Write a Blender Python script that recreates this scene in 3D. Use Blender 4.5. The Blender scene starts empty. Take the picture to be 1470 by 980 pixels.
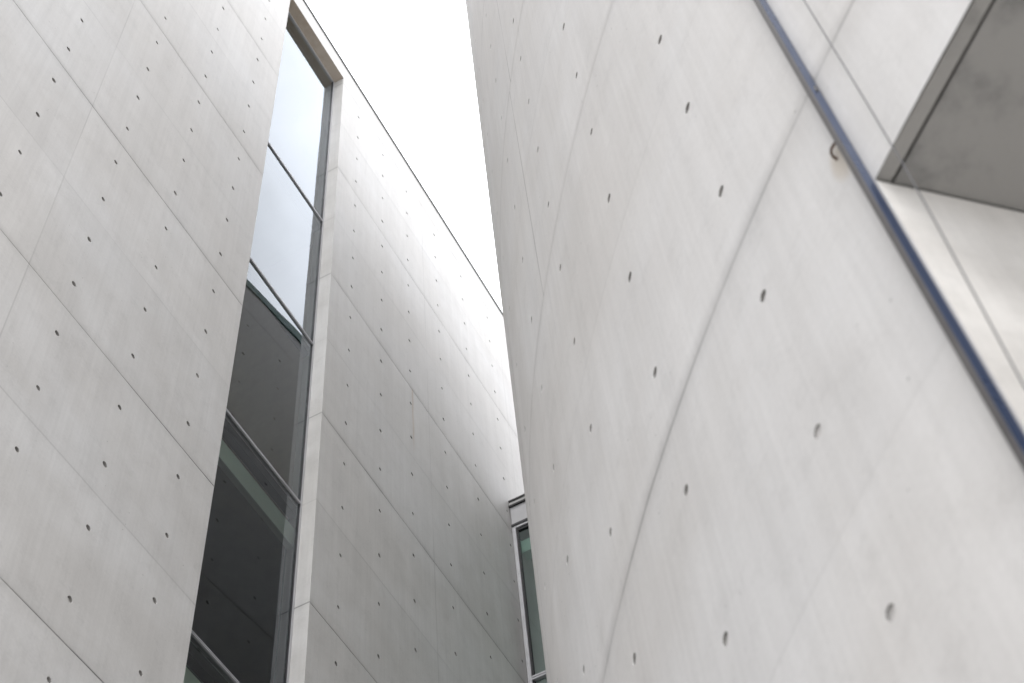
import bpy, bmesh, math, random
from mathutils import Vector, Matrix
random.seed(4)
S = 3.6            # metres per survey unit (camera to flat wall = 3.6 m)
EYE = 1.6          # camera height above the ground
P = .1379          # tie-hole pitch (survey units)
sc = bpy.context.scene
col = sc.collection

def W(x, y, z):
    return Vector((x * S, y * S, z * S + EYE))

# ------------------------------------------------------------------ nodes
class NT:
    def __init__(s, name):
        s.m = bpy.data.materials.new(name); s.m.use_nodes = True
        s.t = s.m.node_tree; s.t.nodes.clear()
        s.out = s.t.nodes.new('ShaderNodeOutputMaterial')
    def n(s, t, **k):
        o = s.t.nodes.new(t)
        for a, v in k.items(): setattr(o, a, v)
        return o
    def put(s, sock, v):
        if isinstance(v, bpy.types.NodeSocket): s.t.links.new(v, sock)
        elif isinstance(v, bpy.types.Node): s.t.links.new(v.outputs[0], sock)
        else: sock.default_value = v
    def math(s, op, a, b=None, c=None, clamp=False):
        o = s.n('ShaderNodeMath', operation=op, use_clamp=clamp)
        s.put(o.inputs[0], a)
        if b is not None: s.put(o.inputs[1], b)
        if c is not None: s.put(o.inputs[2], c)
        return o.outputs[0]
    def noise(s, vec, scale, detail=4, rough=.5, dim='3D'):
        o = s.n('ShaderNodeTexNoise', noise_dimensions=dim)
        s.put(o.inputs['Vector'], vec); s.put(o.inputs['Scale'], scale)
        s.put(o.inputs['Detail'], detail); s.put(o.inputs['Roughness'], rough)
        return o.outputs['Fac']
    def mapr(s, v, a, b, c, d, smooth=True):
        o = s.n('ShaderNodeMapRange', interpolation_type='SMOOTHSTEP' if smooth else 'LINEAR')
        for i, x in enumerate((v, a, b, c, d)): s.put(o.inputs[i], x)
        return o.outputs[0]
    def mix(s, f, a, b, bt='MIX'):
        o = s.n('ShaderNodeMix', data_type='RGBA', blend_type=bt)
        s.put(o.inputs[0], f); s.put(o.inputs[6], a); s.put(o.inputs[7], b)
        return o.outputs[2]
    def vec(s, x, y, z=0.0):
        o = s.n('ShaderNodeCombineXYZ')
        for i, v in enumerate((x, y, z)): s.put(o.inputs[i], v)
        return o.outputs[0]
    def bsdf(s, color, rough, metal=0.0, normal=None, spec=.3):
        o = s.n('ShaderNodeBsdfPrincipled')
        s.put(o.inputs['Base Color'], color); s.put(o.inputs['Roughness'], rough)
        s.put(o.inputs['Metallic'], metal); s.put(o.inputs['Specular IOR Level'], spec)
        if normal is not None: s.put(o.inputs['Normal'], normal)
        s.t.links.new(o.outputs[0], s.out.inputs[0])
        return o

def rgb(r, g, b): return (r, g, b, 1.0)

def concrete(name, base=(.575, .565, .555), zoff=0.0, vjoints=(), vamp=.2, weak=True, seed=0.0, mottled=1.0,
             streak=None, lip=0.0, stain=None):
    """fair-faced concrete: UV is (metres along the wall, height above the eye in metres)"""
    t = NT(name)
    uv = t.n('ShaderNodeUVMap').outputs[0]
    sp = t.n('ShaderNodeSeparateXYZ'); t.put(sp.inputs[0], uv)
    u, z = sp.outputs[0], sp.outputs[1]
    v = t.vec(u, z, seed)
    ph = P * 2 * S                                              # half-panel height
    zz = t.math('DIVIDE', t.math('SUBTRACT', z, zoff * S), ph)
    wob = t.math('MULTIPLY', t.math('SUBTRACT', t.noise(v, 3.0, 3), .5), .010)
    zj = t.math('ADD', zz, wob)
    near = t.math('ROUND', zj)
    dz = t.math('MULTIPLY', t.math('ABSOLUTE', t.math('SUBTRACT', zj, near)), ph)   # metres to nearest joint
    odd = t.math('ABSOLUTE', t.math('MODULO', near, 2.0))
    strong = t.math('LESS_THAN', odd, .5)
    # per-panel tone
    row = t.math('FLOOR', zz)
    wn = t.n('ShaderNodeTexWhiteNoise', noise_dimensions='3D')
    cell = t.math('FLOOR', t.math('DIVIDE', t.math('SUBTRACT', u, .695 * S), 1.215 * S))
    t.put(wn.inputs['Vector'], t.vec(cell, row, seed + .37))
    tone = t.mapr(wn.outputs['Value'], 0, 1, 1 - .035 * mottled, 1 + .03 * mottled, False)
    # clouds and vertical streaks, pores
    cl = t.noise(v, .8, 5, .6)
    cl2 = t.noise(v, 3.2, 6, .62)
    st = t.noise(t.vec(t.math('MULTIPLY', u, 9.0), t.math('MULTIPLY', z, .5), seed), 1.0, 4, .6)
    st2 = t.noise(t.vec(t.math('MULTIPLY', u, 45.0), t.math('MULTIPLY', z, 1.2), seed + 5), 1.0, 3, .6)
    fine = t.noise(v, 60.0, 3, .7)
    smg = t.noise(v, 7.5, 5, .68)
    k = t.math('MULTIPLY', tone, t.mapr(cl, .3, .7, 1 - .075 * mottled, 1 + .06 * mottled))
    k = t.math('MULTIPLY', k, t.mapr(cl2, .3, .7, 1 - .05 * mottled, 1 + .04 * mottled))
    k = t.math('MULTIPLY', k, t.mapr(st, .3, .72, .97, 1.025))
    k = t.math('MULTIPLY', k, t.mapr(st2, .3, .7, .975, 1.02))
    k = t.math('MULTIPLY', k, t.mapr(fine, .3, .7, .98, 1.02))
    k = t.math('MULTIPLY', k, t.mapr(smg, .28, .5, .94, 1.0))
    vo = t.n('ShaderNodeTexVoronoi', feature='F1')
    t.put(vo.inputs['Vector'], v); t.put(vo.inputs['Scale'], 16.0)
    pore = t.math('MULTIPLY', t.mapr(vo.outputs['Distance'], .035, .075, 1, 0),
                  t.mapr(t.noise(v, 1.7, 2), .48, .64, 0, 1))
    k = t.math('MULTIPLY', k, t.math('SUBTRACT', 1.0, t.math('MULTIPLY', pore, .42)))
    # joints: fine cement line, dark seam that comes and goes, soft stain band
    jn = t.mapr(t.noise(t.vec(t.math('MULTIPLY', u, .9), t.math('MULTIPLY', near, 3.1), seed + 9), 1.0, 4, .65), .36, .62, .3, 1.0)
    amp = t.math('ADD', t.math('MULTIPLY', strong, .34), float(weak) * .17)
    line = t.math('MULTIPLY', t.math('MULTIPLY', t.mapr(dz, .002, .010, 1, 0), jn), amp)
    band = t.math('MULTIPLY', t.math('MULTIPLY', t.mapr(dz, .0, .07, 1, 0), t.mapr(cl2, .42, .6, .1, 1)), t.math('MULTIPLY', amp, .22))
    k = t.math('MULTIPLY', k, t.math('SUBTRACT', 1.0, line))
    k = t.math('MULTIPLY', k, t.math('SUBTRACT', 1.0, band))
    for a, va, vb in [(j if isinstance(j, tuple) else (j, -9, 9)) for j in vjoints]:
        du = t.math('ABSOLUTE', t.math('SUBTRACT', u, a * S))
        k = t.math('MULTIPLY', k, t.math('SUBTRACT', 1.0, t.math('MULTIPLY', t.math('MULTIPLY', t.mapr(du, .0015, .007, vamp, 0), t.math('MULTIPLY', t.math('GREATER_THAN', z, va * S), t.math('LESS_THAN', z, vb * S))),
              t.mapr(t.noise(t.vec(z, a * 7, seed), .8, 2), .4, .6, .4, 1))))
    c = t.n('ShaderNodeVectorMath', operation='SCALE')
    warm = t.mix(t.mapr(cl, .35, .7, 0, 1), rgb(*[x * f for x, f in zip(base, (1.0, .995, .985))]), rgb(*[x * f for x, f in zip(base, (.99, 1.0, 1.01))]))
    t.put(c.inputs[0], warm); t.put(c.inputs['Scale'], k)
    colour = c.outputs[0]
    if streak:
        uu, z0, z1 = streak
        m = t.math('MULTIPLY', t.mapr(t.math('ABSOLUTE', t.math('SUBTRACT', t.math('ADD', u, t.math('MULTIPLY', t.math('SUBTRACT', t.noise(v, 3, 2), .5), .03)), uu * S)), .004, .022, 1, 0),
                   t.math('MULTIPLY', t.mapr(z, z1 * S, (z1 + .1) * S, 0, 1), t.mapr(z, z0 * S - .02, z0 * S + .01, 1, 0)))
        colour = t.mix(t.math('MULTIPLY', m, t.mapr(st2, .35, .65, .25, .65)), colour, rgb(.36, .25, .15))
    if stain:
        su, sz = stain
        d = t.math('ADD', t.math('POWER', t.math('SUBTRACT', u, su * S), 2.0), t.math('MULTIPLY', t.math('POWER', t.math('SUBTRACT', z, sz * S - .03), 2.0), .25))
        colour = t.mix(t.mapr(t.math('ADD', d, t.math('MULTIPLY', t.math('SUBTRACT', cl2, .5), .002)), .0, .0016, .55, 0), colour, rgb(.42, .36, .28))
    # relief: form-panel lips at the joints, faint waviness, grain
    saw = t.math('SUBTRACT', zj, near)
    lipv = t.math('MULTIPLY', t.math('MULTIPLY', t.mapr(saw, .0, .11, 1, 0), t.math('GREATER_THAN', saw, 0.0)), strong)
    h = t.math('ADD', t.math('MULTIPLY', cl2, .0016), t.math('MULTIPLY', fine, .0003))
    h = t.math('ADD', h, t.math('MULTIPLY', cl, .004))
    h = t.math('SUBTRACT', h, t.math('MULTIPLY', pore, .001))
    if lip: h = t.math('SUBTRACT', h, t.math('MULTIPLY', lipv, lip))
    b = t.n('ShaderNodeBump'); t.put(b.inputs['Height'], h)
    b.inputs['Strength'].default_value = .6; b.inputs['Distance'].default_value = 1.0
    t.bsdf(colour, t.mapr(cl2, .3, .7, .55, .72), 0, b.outputs[0], .35)
    return t.m

def plain(name, c, rough, metal=0.0, var=.06, scale=6.0, bump=.0, spec=.4):
    t = NT(name)
    g = t.n('ShaderNodeTexCoord').outputs['Object']
    nz = t.noise(g, scale, 5, .6)
    k = t.n('ShaderNodeVectorMath', operation='SCALE')
    k.inputs[0].default_value = c
    t.put(k.inputs['Scale'], t.mapr(nz, .3, .7, 1 - var, 1 + var))
    nrm = None
    if bump:
        b = t.n('ShaderNodeBump'); t.put(b.inputs['Height'], t.noise(g, scale * 8, 4, .6)); b.inputs['Distance'].default_value = bump
        nrm = b.outputs[0]
    t.bsdf(k.outputs[0], t.mapr(nz, .3, .7, max(.05, rough - .06), min(1, rough + .06)), metal, nrm, spec)
    return t.m

def stained(name, c, dark, scale, lo=.45, hi=.62, rough=.7, lines=None):
    t = NT(name)
    g = t.n('ShaderNodeTexCoord').outputs['Object']
    a = t.noise(g, scale, 6, .62); b2 = t.noise(g, scale * 4.3, 5, .6)
    k = t.math('MULTIPLY', t.mapr(a, lo, hi, 0, 1), t.mapr(b2, .3, .7, .55, 1))
    cc = t.mix(k, rgb(*c), rgb(*dark))
    b = t.n('ShaderNodeBump'); t.put(b.inputs['Height'], b2); b.inputs['Distance'].default_value = .002
    t.bsdf(cc, rough, 0, b.outputs[0], .3)
    return t.m

def glass(name, tint, boost, body=0.0):
    t = NT(name)
    fr = t.n('ShaderNodeFresnel'); fr.inputs['IOR'].default_value = 1.52
    R = t.math('MULTIPLY', fr.outputs[0], boost, clamp=True)
    g = t.n('ShaderNodeTexCoord').outputs['Object']
    b = t.n('ShaderNodeBump'); t.put(b.inputs['Height'], t.noise(g, .9, 1, .4)); b.inputs['Distance'].default_value = .008
    b.inputs['Strength'].default_value = .5
    gl = t.n('ShaderNodeBsdfGlossy'); gl.inputs['Roughness'].default_value = .004; gl.inputs['Color'].default_value = rgb(.885, .94, 1.0)
    t.put(gl.inputs['Normal'], b.outputs[0])
    tr = t.n('ShaderNodeBsdfTransparent'); tr.inputs['Color'].default_value = rgb(*tint)
    mx = t.n('ShaderNodeMixShader'); t.put(mx.inputs[0], R)
    t.t.links.new(tr.outputs[0], mx.inputs[1]); t.t.links.new(gl.outputs[0], mx.inputs[2])
    t.t.links.new(mx.outputs[0], t.out.inputs[0])
    return t.m

# ------------------------------------------------------------------ objects
def link(name, me, parent=None, **props):
    o = bpy.data.objects.new(name, me); col.objects.link(o)
    if parent: o.parent = parent
    for k, v in props.items(): o[k] = v
    return o
def empty(name, label, cat, group=None):
    o = link(name, None, label=label, category=cat)
    o.empty_display_size = .2
    if group: o['group'] = group
    return o

class MB:
    """collects faces with optional uv; builds one mesh"""
    def __init__(s): s.v = []; s.f = []; s.uv = []; s.mi = []
    def vert(s, p, uv=(0, 0)):
        s.v.append(tuple(p)); s.uv.append(uv); return len(s.v) - 1
    def face(s, ids, mi=0): s.f.append(ids); s.mi.append(mi)
    def quad(s, pts, uvs=None, mi=0):
        uvs = uvs or [(0, 0)] * len(pts)
        s.face([s.vert(p, q) for p, q in zip(pts, uvs)], mi)
    def box(s, x0, x1, y0, y1, z0, z1, mi=0):       # survey units
        c = [W(x, y, z) for x in (x0, x1) for y in (y0, y1) for z in (z0, z1)]
        for q, ax in (((0, 1, 3, 2), 1), ((4, 6, 7, 5), 1), ((0, 4, 5, 1), 0), ((2, 3, 7, 6), 0), ((0, 2, 6, 4), 2), ((1, 5, 7, 3), 2)):
            s.quad([c[i] for i in q], [((c[i].y if ax == 1 else c[i].x), (c[i].z - EYE if ax < 2 else c[i].y)) for i in q], mi)
    def build(s, name, mats, parent=None, smooth=None, bevel=0.0, weld=True, **props):
        me = bpy.data.meshes.new(name)
        me.from_pydata(s.v, [], s.f)
        uvl = me.uv_layers.new(name='UVMap')
        for l in me.loops: uvl.data[l.index].uv = s.uv[l.vertex_index]
        for m in (mats if isinstance(mats, (list, tuple)) else [mats]): me.materials.append(m)
        for p, i in zip(me.polygons, s.mi): p.material_index = i
        if weld or bevel:
            bm = bmesh.new(); bm.from_mesh(me)
            bmesh.ops.remove_doubles(bm, verts=bm.verts, dist=1e-5)
            bmesh.ops.recalc_face_normals(bm, faces=bm.faces) if bevel else None
            if bevel:
                bmesh.ops.bevel(bm, geom=[e for e in bm.edges if e.is_manifold and e.calc_face_angle(0) > .5], offset=bevel, segments=2, affect='EDGES', profile=.6)
            bm.to_mesh(me); bm.free()
        if smooth is not None:
            for p in me.polygons: p.use_smooth = True
            me.set_sharp_from_angle(angle=math.radians(smooth))
        me.update()
        return link(name, me, parent, **props)

def formwork(mb, f, ulen, us, zs, holes, gu, gz, skip, r=.0050, gw=.0012, gd=.0026, step=None, lips=(), lipd=.0, dfun=None, gfun=None):
    """wall face as a conforming grid: real tie-hole cones and joint grooves.
    f(u, z, depth) -> point, ulen(u) -> metres along"""
    c = r * 1.45
    hu = sorted({h[0] for h in holes}); hz = sorted({h[1] for h in holes}); hs = set(holes)
    def lines(base, hh, gg):
        L = list(base); guard = []
        for h in hh: L += [h - c, h + c]; guard.append((h - c, h + c))
        for g in gg: L += [g - gw, g - gw * .4, g + gw * .4, g + gw]; guard.append((g - gw * 1.5, g + gw * 1.5))
        out = []
        for x in sorted(L):
            if out and x - out[-1] < 1e-6: continue
            out.append(x)
        lo, hi = min(base), max(base)
        out = [x for x in out if lo - 1e-9 <= x <= hi + 1e-9]
        if step and hh is hu:
            n = int((hi - lo) / step)
            for i in range(1, n):
                x = lo + (hi - lo) * i / n
                if all(not (a - .002 < x < b + .002) for a, b in guard) and min(abs(x - y) for y in out) > .002: out.append(x)
            out.sort()
        return out
    U = lines(us, hu, gu)
    LO = (.0014, .0024, .0036, .0052, .0072, .010, .014)
    Z = lines(list(zs) + [q + o for q in lips for o in LO if min(zs) < q + o < max(zs)], hz, gz)
    def lipf(z):
        d = 0.0
        for q in lips:
            x = z - q
            if -.0001 <= x < .02: d = max(d, lipd * math.exp(-(x / .0055) ** 1.3))
        return d
    def dep(x, gg): return any(abs(x - g) < gw * .5 for g in gg)
    du = [dep(x, gu) for x in U]; dz_ = [dep(x, gz) for x in Z]
    idx = {}
    def V(i, j):
        if (i, j) not in idx:
            d = (gd * (gfun(U[i]) if gfun else 1) if (du[i] or dz_[j]) else 0.0) + lipf(Z[j])
            idx[i, j] = mb.vert(f(U[i], Z[j], d), (ulen(U[i]), Z[j] * S))
        return idx[i, j]
    hol = {}
    for (a, b) in hs: hol[round(a - c, 5), round(b - c, 5)] = (a, b)
    for i in range(len(U) - 1):
        for j in range(len(Z) - 1):
            um, zm = (U[i] + U[i + 1]) / 2, (Z[j] + Z[j + 1]) / 2
            if skip(um, zm): continue
            cs = [V(i, j), V(i + 1, j), V(i + 1, j + 1), V(i, j + 1)]
            h = hol.get((round(U[i], 5), round(Z[j], 5)))
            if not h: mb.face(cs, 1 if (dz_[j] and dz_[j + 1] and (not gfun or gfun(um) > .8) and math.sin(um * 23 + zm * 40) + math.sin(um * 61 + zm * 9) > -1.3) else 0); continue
            a, b = h; N = 20
            rr = r * random.uniform(.86, 1.06); dk = random.choice((.5, .65, .8, .95, 1.05)) * (dfun(a, b) if dfun else 1)
            wb = [random.uniform(.95, 1.04) for _ in range(N)]
            rings = []
            for rad, d in ((1.0, 0.0), (.95, .0008), (.86, .0052), (.78, .0055)):
                rg = []
                for k in range(N):
                    th = math.radians(-135) + 2 * math.pi * k / N
                    x, y = a + rr * rad * wb[k] * math.cos(th), b + rr * rad * wb[k] * math.sin(th)
                    rg.append(mb.vert(f(x, y, d * dk), (ulen(x), y * S)))
                rings.append(rg)
            q = N // 4
            for s_ in range(4):
                c0, c1 = cs[s_], cs[(s_ + 1) % 4]
                arc = [rings[0][(s_ * q + k) % N] for k in range(q + 1)]
                mb.face([c0, c1] + arc[::-1])
            for n_, (A, B) in enumerate(zip(rings, rings[1:])):
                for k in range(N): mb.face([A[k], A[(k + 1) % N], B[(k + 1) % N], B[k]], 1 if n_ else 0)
            mb.face(rings[-1], 2)

# ------------------------------------------------------------------ materials
M = {}
M['flat'] = concrete('flat_wall_concrete', zoff=2.475, vjoints=(-.52, .695, 1.91, 2.41, 3.12), seed=1.3, mottled=.75, streak=(1.83, 3.03, 2.76), lip=.0008)
VJ = ((.768, 1.388, 1.94), (.755, 1.94, 9), (1.06, 1.0, 1.9))
M['curved'] = concrete('curved_wall_concrete', base=(.575, .564, .555), zoff=.836, vamp=.45, weak=.5, vjoints=VJ, seed=7.7, lip=.0022, stain=(.286, .757), mottled=.5)
M['hole'] = plain('hole_shade_joint_dirt', (.27, .262, .25), .9, var=.25, scale=9)  # dark tone paints shade on the hole sides; also dirt in joint bottoms
M['plug'] = plain('tie_hole_mortar', (.40, .39, .38), .85, var=.3, scale=5, bump=.002)
M['reveal'] = concrete('reveal_concrete', base=(.56, .55, .535), zoff=2.475, seed=3.1, mottled=.9)
M['lintel'] = stained('stained_lintel_concrete', (.46, .40, .34), (.36, .30, .24), 2.2, .4, .62)
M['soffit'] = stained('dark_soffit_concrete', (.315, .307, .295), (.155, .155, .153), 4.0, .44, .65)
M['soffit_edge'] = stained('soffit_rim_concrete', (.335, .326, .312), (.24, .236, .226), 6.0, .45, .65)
M['jamb'] = concrete('jamb_concrete', base=(.64, .62, .595), zoff=.836, seed=11.0, weak=False, mottled=1.3)
M['alu'] = plain('grey_aluminium', (.50, .50, .52), .4, .35, .05, 9)
M['gasket'] = plain('black_gasket', (.018, .018, .02), .55)
M['bronze'] = plain('dark_coping_metal', (.055, .06, .055), .45, .6)
M['green_cap'] = plain('green_grey_coping_metal', (.05, .11, .09), .4, .3)
M['glass'] = glass('tinted_glazing', (.74, .80, .745), 1.3)
M['glass_far'] = glass('dark_glazing', (.62, .74, .69), .9)
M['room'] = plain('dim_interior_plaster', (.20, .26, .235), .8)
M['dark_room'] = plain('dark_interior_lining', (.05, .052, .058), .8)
M['hall'] = plain('warm_hall_plaster', (.42, .355, .31), .8)
M['rail'] = plain('pale_green_rail', (.68, .76, .71), .6, var=.04)
M['fascia'] = plain('grey_panel', (.42, .42, .43), .6, var=.06, scale=3)
M['membrane'] = plain('roof_membrane', (.45, .45, .44), .85, bump=.002)
M['cable'] = plain('grey_wire_rope', (.10, .10, .105), .6, .2, .1, 60)
M['rustm'] = plain('rusty_steel', (.10, .05, .03), .75, .2, .3, 40)

# ------------------------------------------------------------------ setting: ground
def ground_mat():
    t = NT('grey_paving')
    g = t.n('ShaderNodeTexCoord').outputs['Object']
    br = t.n('ShaderNodeTexBrick'); t.put(br.inputs['Vector'], g)
    br.inputs['Scale'].default_value = 1.0; br.inputs['Brick Width'].default_value = .9; br.inputs['Row Height'].default_value = .45
    br.inputs['Mortar Size'].default_value = .006
    br.inputs['Color1'].default_value = rgb(.46, .45, .435); br.inputs['Color2'].default_value = rgb(.41, .405, .395); br.inputs['Mortar'].default_value = rgb(.14, .14, .13)
    nz = t.noise(g, 2.5, 6, .65)
    c = t.mix(t.mapr(nz, .3, .7, 0, .35), br.outputs[0], rgb(.36, .355, .34))
    b = t.n('ShaderNodeBump'); t.put(b.inputs['Height'], br.outputs['Fac']); b.invert = True; b.inputs['Distance'].default_value = .004
    t.bsdf(c, .75, 0, b.outputs[0])
    return t.m
mb = MB()
mb.quad([Vector((x, y, 0)) for x, y in ((-400, -400), (400, -400), (400, 400), (-400, 400))])
mb.build('ground', ground_mat(), kind='structure')
G = -EYE / S        # ground level in survey units

# ------------------------------------------------------------------ the flat-faced building (left)
WY0, WY1, WZ0, WZ1 = 1.166, 1.4525, -.20, 4.164      # window slot
TOP = 4.262
bld = empty('concrete_building', 'tall flat faced concrete block on the left, pierced by a full height window slot', 'building')
bld.location = W(-1, 1, G)
hz = [2.475 + P / 2 + P * k for k in range(-21, 12)]
hz = [z for z in hz if -.38 < z < 4.1]
hy = [-.75, -.6, -.45, -.29, -.14, .01, .16, .31, .457, .607, .781, .931, 1.081, 1.542, 1.681, 1.82, 1.99, 2.16, 2.334, 2.51, 2.66, 2.81, 2.96, 3.2, 3.35]
holes = [(y, z) for y in hy for z in hz]
gz = [2.475 + 4 * P * k for k in range(-5, 3)]
mb = MB()
formwork(mb, lambda y, z, d: W(-1 - d, y, z), lambda y: y * S, [-1.0, WY0, WY1, 3.6], [G, WZ0, WZ1, TOP], holes, [], gz,
         lambda u, z: WY0 < u < WY1 and WZ0 < z < WZ1, lips=gz, lipd=.0006, gfun=lambda y: .4 + .15 * math.sin(y * 5.3) if y < 1.2 else 1.1)
# the two ends and the back of the block
for (x0, y0, x1, y1) in ((-3.2, -1.0, -1, -1.0), (-1, 3.6, -3.2, 3.6), (-3.2, 3.6, -3.2, -1.0)):
    a, b, c, d = W(x0, y0, G), W(x1, y1, G), W(x1, y1, TOP), W(x0, y0, TOP)
    L = (b - a).length
    mb.quad([a, b, c, d], [(0, G * S), (L, G * S), (L, TOP * S), (0, TOP * S)])
def unparent_world(o, root):
    o.matrix_parent_inverse = Matrix.Translation(-root.location)
    return o
def part(mbx, name, mats, root, **k):
    o = mbx.build(name, mats, **k)
    o.parent = root
    o.matrix_parent_inverse = root.matrix_world.inverted() if root.type == 'MESH' else Matrix.Translation(-Vector(root.location))
    return o
def sub(mbx, name, mats, parent, **k):
    o = mbx.build(name, mats, **k)
    o.parent = parent
    bpy.context.view_layer.update()
    o.matrix_parent_inverse = parent.matrix_world.inverted()
    return o
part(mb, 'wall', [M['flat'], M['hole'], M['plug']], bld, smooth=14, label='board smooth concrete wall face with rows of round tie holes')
# reveals of the slot (jambs, sill) 0.2 m deep
RV = .056
mb = MB()
for y, sgn in ((WY0, 1), (WY1, -1)):
    q = [W(-1, y, WZ0), W(-1 - RV, y, WZ0), W(-1 - RV, y, WZ1), W(-1, y, WZ1)]
    if sgn < 0: q = q[::-1]
    mb.quad(q, [(((y + abs(p.x / S + 1)) * S), p.z - EYE) for p in q])
part(mb, 'window_jamb', M['reveal'], bld)
mb = MB()
mb.quad([W(-1, WY0, WZ0), W(-1, WY1, WZ0), W(-1 - RV, WY1, WZ0), W(-1 - RV, WY0, WZ0)])
part(mb, 'window_sill', M['reveal'], bld)
mb = MB()
mb.quad([W(-1, WY0, WZ1), W(-1 - RV, WY0, WZ1), W(-1 - RV, WY1, WZ1), W(-1, WY1, WZ1)])
part(mb, 'lintel', M['lintel'], bld, label='brown stained underside of the concrete lintel over the window slot')
# coping
mb = MB()
mb.box(-1.10, -.9968, -1.003, 3.603, TOP - .0045, TOP + .006)
part(mb, 'coping', M['bronze'], bld)
mb = MB()
RX0, RX1, RY0, RY1 = -2.25, -1.72, .8, 1.8  # unseen opening added in the roof to brighten the hall behind the glass
for x0, x1, y0, y1 in ((-3.2, RX0, -1, 3.6), (RX1, -1.0, -1, 3.6), (RX0, RX1, -1, RY0), (RX0, RX1, RY1, 3.6)):
    mb.quad([W(x0, y0, TOP - .05), W(x1, y0, TOP - .05), W(x1, y1, TOP - .05), W(x0, y1, TOP - .05)])
part(mb, 'roof', [M['membrane']], bld)
mb = MB()
mb.quad([W(RX0, RY0, TOP - .04), W(RX1, RY0, TOP - .04), W(RX1, RY1, TOP - .04), W(RX0, RY1, TOP - .04)])
part(mb, 'added_rooflight', [M['glass']], bld)
# window: outer frame, transoms, panes
FX0, FX1 = -1.0300, -1.039
fw = .0052
mb = MB()
mb.box(FX1, FX0, WY1 - fw, WY1 - .0006, WZ0 + .001, WZ1 - .0006)
mb.box(FX1, FX0, WY0 + .0006, WY0 + fw, WZ0 + .001, WZ1 - .0006)
mb.box(FX1, FX0, WY0 + fw, WY1 - fw, WZ1 - fw * .8, WZ1 - .0006)
mb.box(FX1, FX0, WY0 + fw, WY1 - fw, WZ0 + .001, WZ0 + fw)
win = part(mb, 'window', M['alu'], bld, bevel=.0015, label='tall narrow window mirroring white sky above and the curved wall below')
TR = [3.297, 2.742, 2.20, 1.643, 1.09, .54]
for z in TR:
    mb = MB()
    mb.box(FX1 - .001, FX0 + .0004, WY0 + fw + .0003, WY1 - fw - .0003, z - .0027, z - .0007)
    mb.box(FX1, FX0 - .0018, WY0 + fw + .0003, WY1 - fw - .0003, z - .0007, z + .0007, 1)
    mb.box(FX1 - .001, FX0 + .0004, WY0 + fw + .0003, WY1 - fw - .0003, z + .0007, z + .0027)
    sub(mb, 'transom', [M['alu'], M['gasket']], win)
edges = [WZ1 - fw * .8] + TR + [WZ0 + fw]
for a, b in zip(edges, edges[1:]):
    mb = MB()
    t = .0027
    mb.quad([W(-1.033, WY0 + fw, b + t), W(-1.033, WY1 - fw, b + t), W(-1.033, WY1 - fw, a - t), W(-1.033, WY0 + fw, a - t)])
    sub(mb, 'pane', M['glass'], win)
mb = MB()                                               # black seal between frame and glass
for y0, y1 in ((WY1 - fw - .0022, WY1 - fw - .0002), (WY0 + fw + .0002, WY0 + fw + .0022)):
    mb.box(-1.037, -1.0312, y0, y1, WZ0 + .006, WZ1 - .006)
sub(mb, 'gasket', M['gasket'], win)
# rooms behind the glass
mb = MB()
for z in (1.66, .56, -.02): mb.box(-2.3, -1.0575, .7, 1.9, z, z + .03)
for y0, y1 in ((.68, .7), (1.9, 1.92)): mb.box(-2.3, -1.0575, y0, y1, G + .01, 2.2)
mb.box(-2.32, -2.3, .68, 1.92, G + .01, 2.2)
for y0, y1 in ((.7, WY0 - .001), (WY1 + .001, 1.9)): mb.box(-1.0615, -1.0575, y0, y1, G + .01, 2.2)
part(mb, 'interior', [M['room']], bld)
# top floor hall, lit by an unseen roof opening added to lift the pane brightness
mb = MB()
mb.box(-2.3, -1.0575, .7, 1.9, 2.2, 2.235)
for y0, y1 in ((.68, .7), (1.9, 1.92)): mb.box(-2.3, -1.0575, y0, y1, 2.2, 4.205)
mb.box(-2.32, -2.3, .68, 1.92, 2.2, 4.205)
for y0, y1 in ((.7, WY0 - .001), (WY1 + .001, 1.9)): mb.box(-1.0615, -1.0575, y0, y1, 2.236, 4.205)
mb.box(-1.0615, -1.0575, WY0 - .001, WY1 + .001, WZ1 + .0005, 4.205)
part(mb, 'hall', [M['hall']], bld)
for z in TR:
    mb = MB(); mb.box(-1.055, -1.0395, WY0 + .0012, WY1 - .0012, z - .028, z - .005)  # black box stands in for the shadow band below each transom
    part(mb, 'transom_shadow_box', [M['gasket']], bld)
for z in (2.118, 1.572, 1.0):
    mb = MB()
    mb.box(-1.052, -1.040, WY0 + .0015, WY1 - .0015, z - .035, z + .015)
    part(mb, 'blind_rail', M['rail'], bld, label='pale green rail seen through the dark lower glass')

# ------------------------------------------------------------------ the curved building (right)

CO = (.037588649, .175528551, -.135830825, .35857447)   # plan curve: w(u) in a frame turned 45 degrees
R2 = math.sqrt(.5)
def sw(u):
    x = min(1, max(0, (u - .65) / .5)); return -.0045 * x * x * (3 - 2 * x)
def wcur(u):
    if u < .2: return wcur(.2) + dw(.2) * (u - .2)
    return ((CO[0] * u + CO[1]) * u + CO[2]) * u + CO[3] + sw(u)
def dw(u):
    u = max(u, .2)
    return (3 * CO[0] * u + 2 * CO[1]) * u + CO[2] + (sw(u + .001) - sw(u - .001)) / .002
def uw(u, w): return (R2 * (w - u), R2 * (u + w))
def inward(u):
    s = dw(u); n = math.hypot(1, s)
    return uw(-s / n, 1 / n)
def cpt(u, z, d=0.0):
    x, y = uw(u, wcur(u)); nx, ny = inward(u)
    return W(x + nx * d, y + ny * d, z)
_tab = [0.0]
for k in range(1, 2401): _tab.append(_tab[-1] + math.hypot(1, dw(k * .001 - .0005)) * .001)
def arc(u):
    if u <= 0: return u * math.hypot(1, dw(0))
    a = u * 1000; i = min(int(a), 2399); return _tab[i] + (_tab[i + 1] - _tab[i]) * (a - i)
def ulen(u): return arc(u) * S

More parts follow.
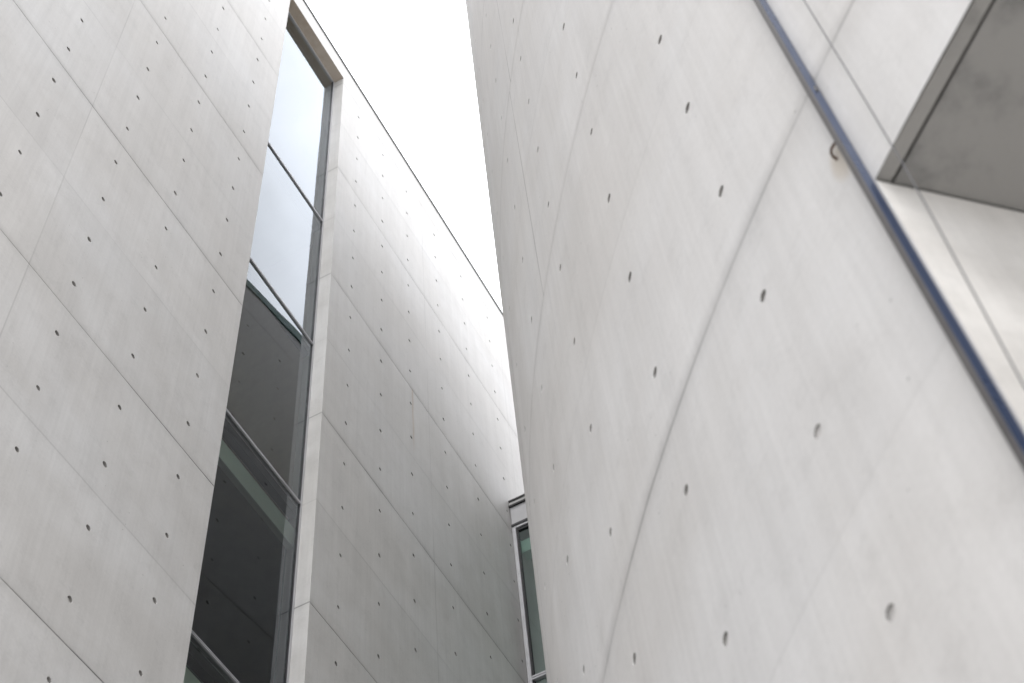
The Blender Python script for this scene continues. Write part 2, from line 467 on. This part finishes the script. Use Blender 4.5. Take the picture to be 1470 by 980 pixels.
UL, UR, US = -.72, 1.9, .2712      # right end, far end, edge of the opening
CT, ZS = 3.742, .70                # top of wall, height of the soffit
cb = empty('concrete_building', 'curved concrete building on the right, its wall swelling towards the narrow gap of sky', 'building')
cb.location = W(*uw(.6, wcur(.6)), G)
cz0 = .836
chz = [cz0 - P / 2 + P * k for k in range(-8, 22)]
chz = [z for z in chz if G + .04 < z < 3.66]
cu = [-.65, -.5, -.35, -.2, -.05, .388, .539, .690, .836, .985, 1.13, 1.27, 1.405, 1.535, 1.654, 1.765, 1.86]
ch = [(u, z) for u in cu for z in chz if u > US or z > ZS + .03]
cgz = [cz0 + 4 * P * k for k in range(-2, 6) if cz0 + 4 * P * k > G + .01 and k]
mb = MB()
formwork(mb, cpt, ulen, [UL, US, UR], [G, ZS, CT - .03], ch, [], cgz, lambda u, z: u < US and z < ZS, step=.02, lips=[cz0] + cgz, lipd=.0013, dfun=lambda u, z: (.3 if z < .7 else .6) if u < .6 else .9, gw=.0015, gd=.0034, r=.0046)
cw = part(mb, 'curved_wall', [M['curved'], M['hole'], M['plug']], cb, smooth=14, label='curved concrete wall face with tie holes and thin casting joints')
# rest of the shell: far bend, back, right end
pts = []
x, y = uw(UR, wcur(UR)); t0 = uw(1, dw(UR)); ang = math.atan2(t0[1], t0[0]); rad = 1.1
for k in range(25):
    pts.append((x, y))
    a = ang - math.radians(95) * (k + .5) / 24; st = rad * math.radians(95) / 24
    x += math.cos(a) * st; y += math.sin(a) * st
DV = (.735, .678)
P0 = uw(UL, wcur(UL))
C = (P0[0] + DV[0] * 2.4, P0[1] + DV[1] * 2.4)
pts += [(max(pts[-1][0] + .8, C[0]), pts[-1][1] - .1), C]
mb = MB(); acc = ulen(UR)
ids = []
for (px, py) in pts:
    ids.append((mb.vert(W(px, py, G), (acc, G * S)), mb.vert(W(px, py, CT - .03), (acc, CT * S)))); acc += .26
for a, b in zip(ids, ids[1:]): mb.face([b[0], a[0], a[1], b[1]])
mb.quad([W(*C, ZS), W(*P0, ZS), W(*P0, CT - .03), W(*C, CT - .03)], [(0, ZS * S), (8, ZS * S), (8, CT * S), (0, CT * S)])
part(mb, 'rear_wall', [M['curved']], cb, smooth=20)
# coping following the curve
mb = MB(); row = []
n = 90
ring = [(cpt(UL + (UR - UL) * k / n, 0, -.0035), cpt(UL + (UR - UL) * k / n, 0, .05)) for k in range(n + 1)]
for o, i_ in ring:
    row.append([mb.vert((p.x, p.y, zz * S + EYE)) for p, zz in ((o, CT - .03), (o, CT), (i_, CT), (i_, CT - .03))])
for a, b in zip(row, row[1:]):
    for k in range(4): mb.face([a[k], b[k], b[(k + 1) % 4], a[(k + 1) % 4]])
mb.face(row[0][::-1]); mb.face(row[-1])
part(mb, 'coping', [M['green_cap']], cb, smooth=30)
mb = MB()
top = [uw(UL + (UR - UL) * k / 60, wcur(UL + (UR - UL) * k / 60)) for k in range(61)] + pts[1:]
mb.face([mb.vert(W(px, py, CT - .06)) for px, py in top])
part(mb, 'roof', [M['membrane']], cb)
# the opening: jamb, soffit with drip groove, back wall
DEP = 1.0
def in_(u, d):
    x, y = uw(u, wcur(u)); return (x + DV[0] * d, y + DV[1] * d)
mb = MB()
mb.quad([W(*in_(US, 0), G), W(*in_(US, DEP), G), W(*in_(US, DEP), ZS - .0022), W(*in_(US, 0), ZS - .0022)],
        [(0, G * S), (DEP * S, G * S), (DEP * S, ZS * S), (0, ZS * S)])
part(mb, 'jamb', [M['jamb']], cb, label='pale concrete side wall of the opening under the dark soffit')
mb = MB()
def strip(d0, d1, z0, z1, mi, u0=US, u1=UL):
    mb.quad([W(*in_(u0, d0), z0), W(*in_(u0, d1), z1), W(*in_(u1, d1), z1), W(*in_(u1, d0), z0)], None, mi)
US2 = US - .014
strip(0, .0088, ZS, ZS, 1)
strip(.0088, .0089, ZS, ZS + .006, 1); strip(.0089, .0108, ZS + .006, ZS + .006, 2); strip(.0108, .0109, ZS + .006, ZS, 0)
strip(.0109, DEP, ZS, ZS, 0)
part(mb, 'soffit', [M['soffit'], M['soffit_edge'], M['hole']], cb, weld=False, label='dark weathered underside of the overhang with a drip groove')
mb = MB()
mb.quad([W(*in_(UL, DEP), G), W(*in_(US, DEP), G), W(*in_(US, DEP), ZS), W(*in_(UL, DEP), ZS)],
        [(0, G * S), (5, G * S), (5, ZS * S), (0, ZS * S)])
part(mb, 'porch_wall', [M['jamb']], cb)

# ------------------------------------------------------------------ glazed link between the two blocks
lk = empty('link_building', 'low glazed link with grey fascia, tucked in the gap between the two concrete blocks', 'building')
LY = 2.35; LX0, LX1 = -.9985, -.60
lk.location = W(-.8, LY, G)
mb = MB(); mb.box(LX0, LX1, LY - .003, LY + .02, 3.128, 3.141)
mb.box(LX0, LX1, LY + .012, 2.95, 3.05, 3.128)
part(mb, 'roof', [M['membrane']], lk)
mb = MB(); mb.box(LX0, LX1, LY - .006, LY + .03, 3.1412, 3.1472); mb.box(LX0 - .0008, LX1, LY - .005, LY + .011, 3.1222, 3.1285)
part(mb, 'coping', [M['gasket']], lk)
mb = MB(); mb.box(LX0 + .0005, LX1, LY, LY + .0115, 3.0525, 3.122)
part(mb, 'fascia', [M['fascia']], lk, bevel=.003)
mb = MB(); mb.box(LX0, LX1, LY - .002, LY + .012, 3.0435, 3.052)
part(mb, 'flashing', [M['gasket']], lk)
mb = MB()
f2 = .0105
mb.box(LX0, LX0 + f2, LY, LY + .014, G + .01, 3.043)
mb.box(LX1 - f2, LX1, LY, LY + .014, G + .01, 3.043)
mb.box(LX0 + f2, LX1 - f2, LY, LY + .014, 3.0355, 3.043)
mb.box(LX0 + f2, LX1 - f2, LY, LY + .014, G + .01, G + .03)
lw = part(mb, 'window', [M['alu']], lk, bevel=.002, label='dark narrow window in a pale metal frame')
LT = [2.497 - .552 * k for k in range(6)]
for z in LT:
    mb = MB()
    mb.box(LX0 + f2 + .0003, LX1 - f2, LY - .001, LY + .013, z - .006, z - .0012); mb.box(LX0 + f2, LX1 - f2, LY + .003, LY + .012, z - .0012, z + .0012, 1)
    mb.box(LX0 + f2 + .0003, LX1 - f2, LY - .001, LY + .013, z + .0012, z + .006)
    sub(mb, 'transom', [M['alu'], M['gasket']], lw)
ed = [3.0355] + LT + [G + .03]
for a, b in zip(ed, ed[1:]):
    mb = MB(); t = .006
    mb.quad([W(LX0 + f2 + .003, LY + .008, b + t), W(LX1 - f2, LY + .008, b + t), W(LX1 - f2, LY + .008, a - t), W(LX0 + f2 + .003, LY + .008, a - t)])
    sub(mb, 'pane', M['glass_far'], lw)
mb = MB(); mb.box(LX0 + f2 + .0003, LX0 + f2 + .0045, LY + .0035, LY + .012, G + .04, 3.03)
mb.box(LX0 + f2 + .0045, LX1 - f2, LY + .0035, LY + .012, 3.026, 3.0352)
sub(mb, 'gasket', [M['gasket']], lw)
mb = MB()
mb.box(LX0, LX1, 2.93, 2.95, G + .01, 3.05)
mb.box(LX0, LX1, LY + .05, 2.93, 1.9, 1.95); mb.box(LX0, LX1, LY + .05, 2.93, .8, .85)
for xx in (-.955, -.93): mb.box(xx, xx + .008, LY + .03, LY + .06, G + .01, 2.93)
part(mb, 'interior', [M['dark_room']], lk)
mb = MB(); mb.box(LX0 + .012, LX1 - .012, LY + .02, LY + .05, 2.955, 3.0)
part(mb, 'blind_rail', [M['rail']], lk, label='pale green rail at the head of the dark window')

# ------------------------------------------------------------------ pipe and cable on the near wall
NB = plain('blue_painted_metal', (.045, .07, .14), .30, .5, .03, 3)
NG = plain('dull_grey_metal', (.12, .115, .115), .45, .6, .12, 14)
pipe = empty('metal_pipe', 'slim dark blue square metal pipe running up the corner of the curved wall', 'pipe')
pu0, pu1 = .2722, .2762
pipe.location = W(*uw(.2747, wcur(.2747)), G)
def bar(mbx, u0, u1, p0, p1, z0, z1):
    q = [cpt(u, z, -p) for u in (u0, u1) for p in (p0, p1) for z in (z0, z1)]
    for f in ((0, 1, 3, 2), (4, 6, 7, 5), (0, 4, 5, 1), (2, 3, 7, 6), (0, 2, 6, 4), (1, 5, 7, 3)): mbx.quad([q[i] for i in f])
mb = MB(); bar(mb, pu0, pu1, 0.0004, .0066, G + .001, 3.4)
part(mb, 'pipe_body', [NB], pipe, bevel=.003)
mb = MB(); bar(mb, pu0 + .0003, pu1 + .0001, .00665, .0078, G + .001, 3.4)
part(mb, 'cover_strip', [NG], pipe, bevel=.0015, label='dull grey strip along the face of the blue pipe')
for z in (.817, 1.9, 2.9):
    mb = MB(); bar(mb, pu0 - .0010, pu1 + .0003, .0026, .0044, z - .0035, z + .0035)
    part(mb, 'clip', [NG], pipe, bevel=.0015)

def tube(mbx, path, r, n=8):
    rings = []
    for i, p in enumerate(path):
        t = (path[min(i + 1, len(path) - 1)] - path[max(i - 1, 0)]).normalized()
        a = t.orthogonal().normalized(); 
        a = (Vector((0, 0, 1)).cross(t) if abs(t.z) < .9 else Vector((1, 0, 0)).cross(t)).normalized(); b = t.cross(a)
        rings.append([mbx.vert(p + a * r * math.cos(k * 2 * math.pi / n) + b * r * math.sin(k * 2 * math.pi / n)) for k in range(n)])
    for A, B in zip(rings, rings[1:]):
        for k in range(n): mbx.face([A[k], A[(k + 1) % n], B[(k + 1) % n], B[k]])
    mbx.face(rings[0][::-1]); mbx.face(rings[-1])
mb = MB()
tube(mb, [cpt(.2868, .7530, .001), cpt(.2866, .7555, -.0022), cpt(.2856, .7578, -.0032), cpt(.2838, .7592, -.0036), cpt(.2800, .7594, -.003), cpt(.2755, .7594, -.0025)], .0032)
part(mb, 'wire_tie', [M['rustm']], pipe, smooth=40, label='bent rusty wire tying the pipe to a tie hole')

def on_line(az, ratio, off):
    sa, ca = math.sin(math.radians(az)), math.cos(math.radians(az))
    lo, hi = .1, 1.0
    for _ in range(50):
        m = (lo + hi) / 2; x, y = m * sa, m * ca
        u, w = R2 * (y - x), R2 * (x + y)
        if w > wcur(u) - off: hi = m
        else: lo = m
    return Vector((lo * sa, lo * ca, lo * ratio))
cp = [on_line(a, r_, .012) for a, r_ in ((7.16, 1.158), (7.41, 1.268), (7.87, 1.4726), (8.14, 1.62), (8.32, 1.78), (8.49, 2.007), (8.61, 2.169))]
d0 = (cp[0] - cp[1]); d0 = d0 / -d0.z
bot = cp[0] + d0 * (cp[0].z - G) * .0 + Vector((0, 0, G + .004 - cp[0].z)) + Vector((d0.x, d0.y, 0)) * .12
topp = cp[-1] + Vector((cp[-1].x - cp[-2].x, cp[-1].y - cp[-2].y, cp[-1].z - cp[-2].z)).normalized() * .22
path = [bot, (bot + cp[0]) / 2 + Vector((0, 0, 0))] + cp + [topp]
cab = empty('steel_cable', 'thin grey steel cable hanging slack in front of the opening, right of the blue pipe', 'cable')
cab.location = W(*bot)
mb = MB(); tube(mb, [W(*p) for p in path], .0016)
part(mb, 'cable_strand', [M['cable']], cab, smooth=60)
u_t = R2 * (topp.y - topp.x)
mb = MB(); tube(mb, [cpt(u_t, topp.z, .004), cpt(u_t, topp.z, -.0135)], .005)
part(mb, 'eye_bolt', [M['alu']], cab, smooth=40)
mb = MB(); tube(mb, [W(bot.x, bot.y, G), W(bot.x, bot.y, G + .012)], .012)
part(mb, 'ground_anchor', [M['alu']], cab, smooth=40)

# ------------------------------------------------------------------ light: bright overcast
SUN_EL, SUN_AZ = 58, 165            # azimuth clockwise from +Y
w = bpy.data.worlds.new('World'); sc.world = w; w.use_nodes = True
nt = w.node_tree; bg = nt.nodes['Background']
sky = nt.nodes.new('ShaderNodeTexSky'); sky.sky_type = 'NISHITA'; sky.sun_disc = False
sky.sun_elevation = math.radians(SUN_EL); sky.sun_rotation = math.radians(SUN_AZ); sky.dust_density = 4; sky.air_density = 1.0
hs = nt.nodes.new('ShaderNodeHueSaturation'); hs.inputs['Saturation'].default_value = .12; hs.inputs['Value'].default_value = 1.0
tc = nt.nodes.new('ShaderNodeTexCoord')
nz = nt.nodes.new('ShaderNodeTexNoise'); nz.inputs['Scale'].default_value = 4.0; nz.inputs['Detail'].default_value = 5
mr = nt.nodes.new('ShaderNodeMapRange'); mr.inputs[1].default_value = .35; mr.inputs[2].default_value = .65; mr.inputs[3].default_value = 18.4; mr.inputs[4].default_value = 29.0
cx = nt.nodes.new('ShaderNodeMix'); cx.data_type = 'RGBA'; cx.inputs[0].default_value = .8
cmb = nt.nodes.new('ShaderNodeCombineColor')
nt.links.new(tc.outputs['Generated'], nz.inputs['Vector']); nt.links.new(nz.outputs['Fac'], mr.inputs[0])
tint = [nt.nodes.new('ShaderNodeMath') for _ in range(3)]
sx = nt.nodes.new('ShaderNodeSeparateXYZ'); nt.links.new(tc.outputs['Generated'], sx.inputs[0])
zen = nt.nodes.new('ShaderNodeMath'); zen.operation = 'MULTIPLY_ADD'; zen.inputs[1].default_value = .62; zen.inputs[2].default_value = .52
zen.use_clamp = False; nt.links.new(sx.outputs[2], zen.inputs[0])
zmx = nt.nodes.new('ShaderNodeMath'); zmx.operation = 'MULTIPLY'; nt.links.new(mr.outputs[0], zmx.inputs[0]); nt.links.new(zen.outputs[0], zmx.inputs[1])
for i, f in enumerate((.985, .995, 1.03)):
    tint[i].operation = 'MULTIPLY'; tint[i].inputs[1].default_value = f
    nt.links.new(zmx.outputs[0], tint[i].inputs[0]); nt.links.new(tint[i].outputs[0], cmb.inputs[i])
nt.links.new(sky.outputs[0], hs.inputs['Color']); nt.links.new(hs.outputs[0], cx.inputs[6]); nt.links.new(cmb.outputs[0], cx.inputs[7])
nt.links.new(cx.outputs[2], bg.inputs[0]); bg.inputs[1].default_value = .14
sl = bpy.data.lights.new('sun', 'SUN'); sl.energy = 1.2; sl.angle = math.radians(25); sl.color = (1, .97, .93)
so = bpy.data.objects.new('sun', sl); col.objects.link(so)
a, e = math.radians(SUN_AZ), math.radians(SUN_EL)
sd = Vector((math.sin(a) * math.cos(e), math.cos(a) * math.cos(e), math.sin(e)))
so.rotation_euler = sd.to_track_quat('Z', 'Y').to_euler(); so.location = sd * 60

# ------------------------------------------------------------------ camera
Rm = ((.8836039, -.4228733, -.2010533), (.4632708, .7271799, .5065468), (-.0680032, -.5407288, .8384438))
cd = bpy.data.cameras.new('camera'); cam = bpy.data.objects.new('camera', cd); col.objects.link(cam)
cam.matrix_world = Matrix([[Rm[i][0], -Rm[i][1], -Rm[i][2], (0, 0, EYE)[i]] for i in range(3)] + [[0, 0, 0, 1]])
cd.sensor_width = 36; cd.lens = 2168.0 / 1470 * 36; cd.clip_start = .05; cd.clip_end = 2000
cd.dof.use_dof = True; cd.dof.focus_distance = 8.5; cd.dof.aperture_fstop = 4.2
sc.camera = cam
sc.render.engine = 'CYCLES'
sc.cycles.use_denoising = True
sc.cycles.max_bounces = 10; sc.cycles.diffuse_bounces = 6; sc.cycles.transparent_max_bounces = 12
sc.view_settings.view_transform = 'Standard'; sc.view_settings.look = 'None'; sc.view_settings.exposure = 0
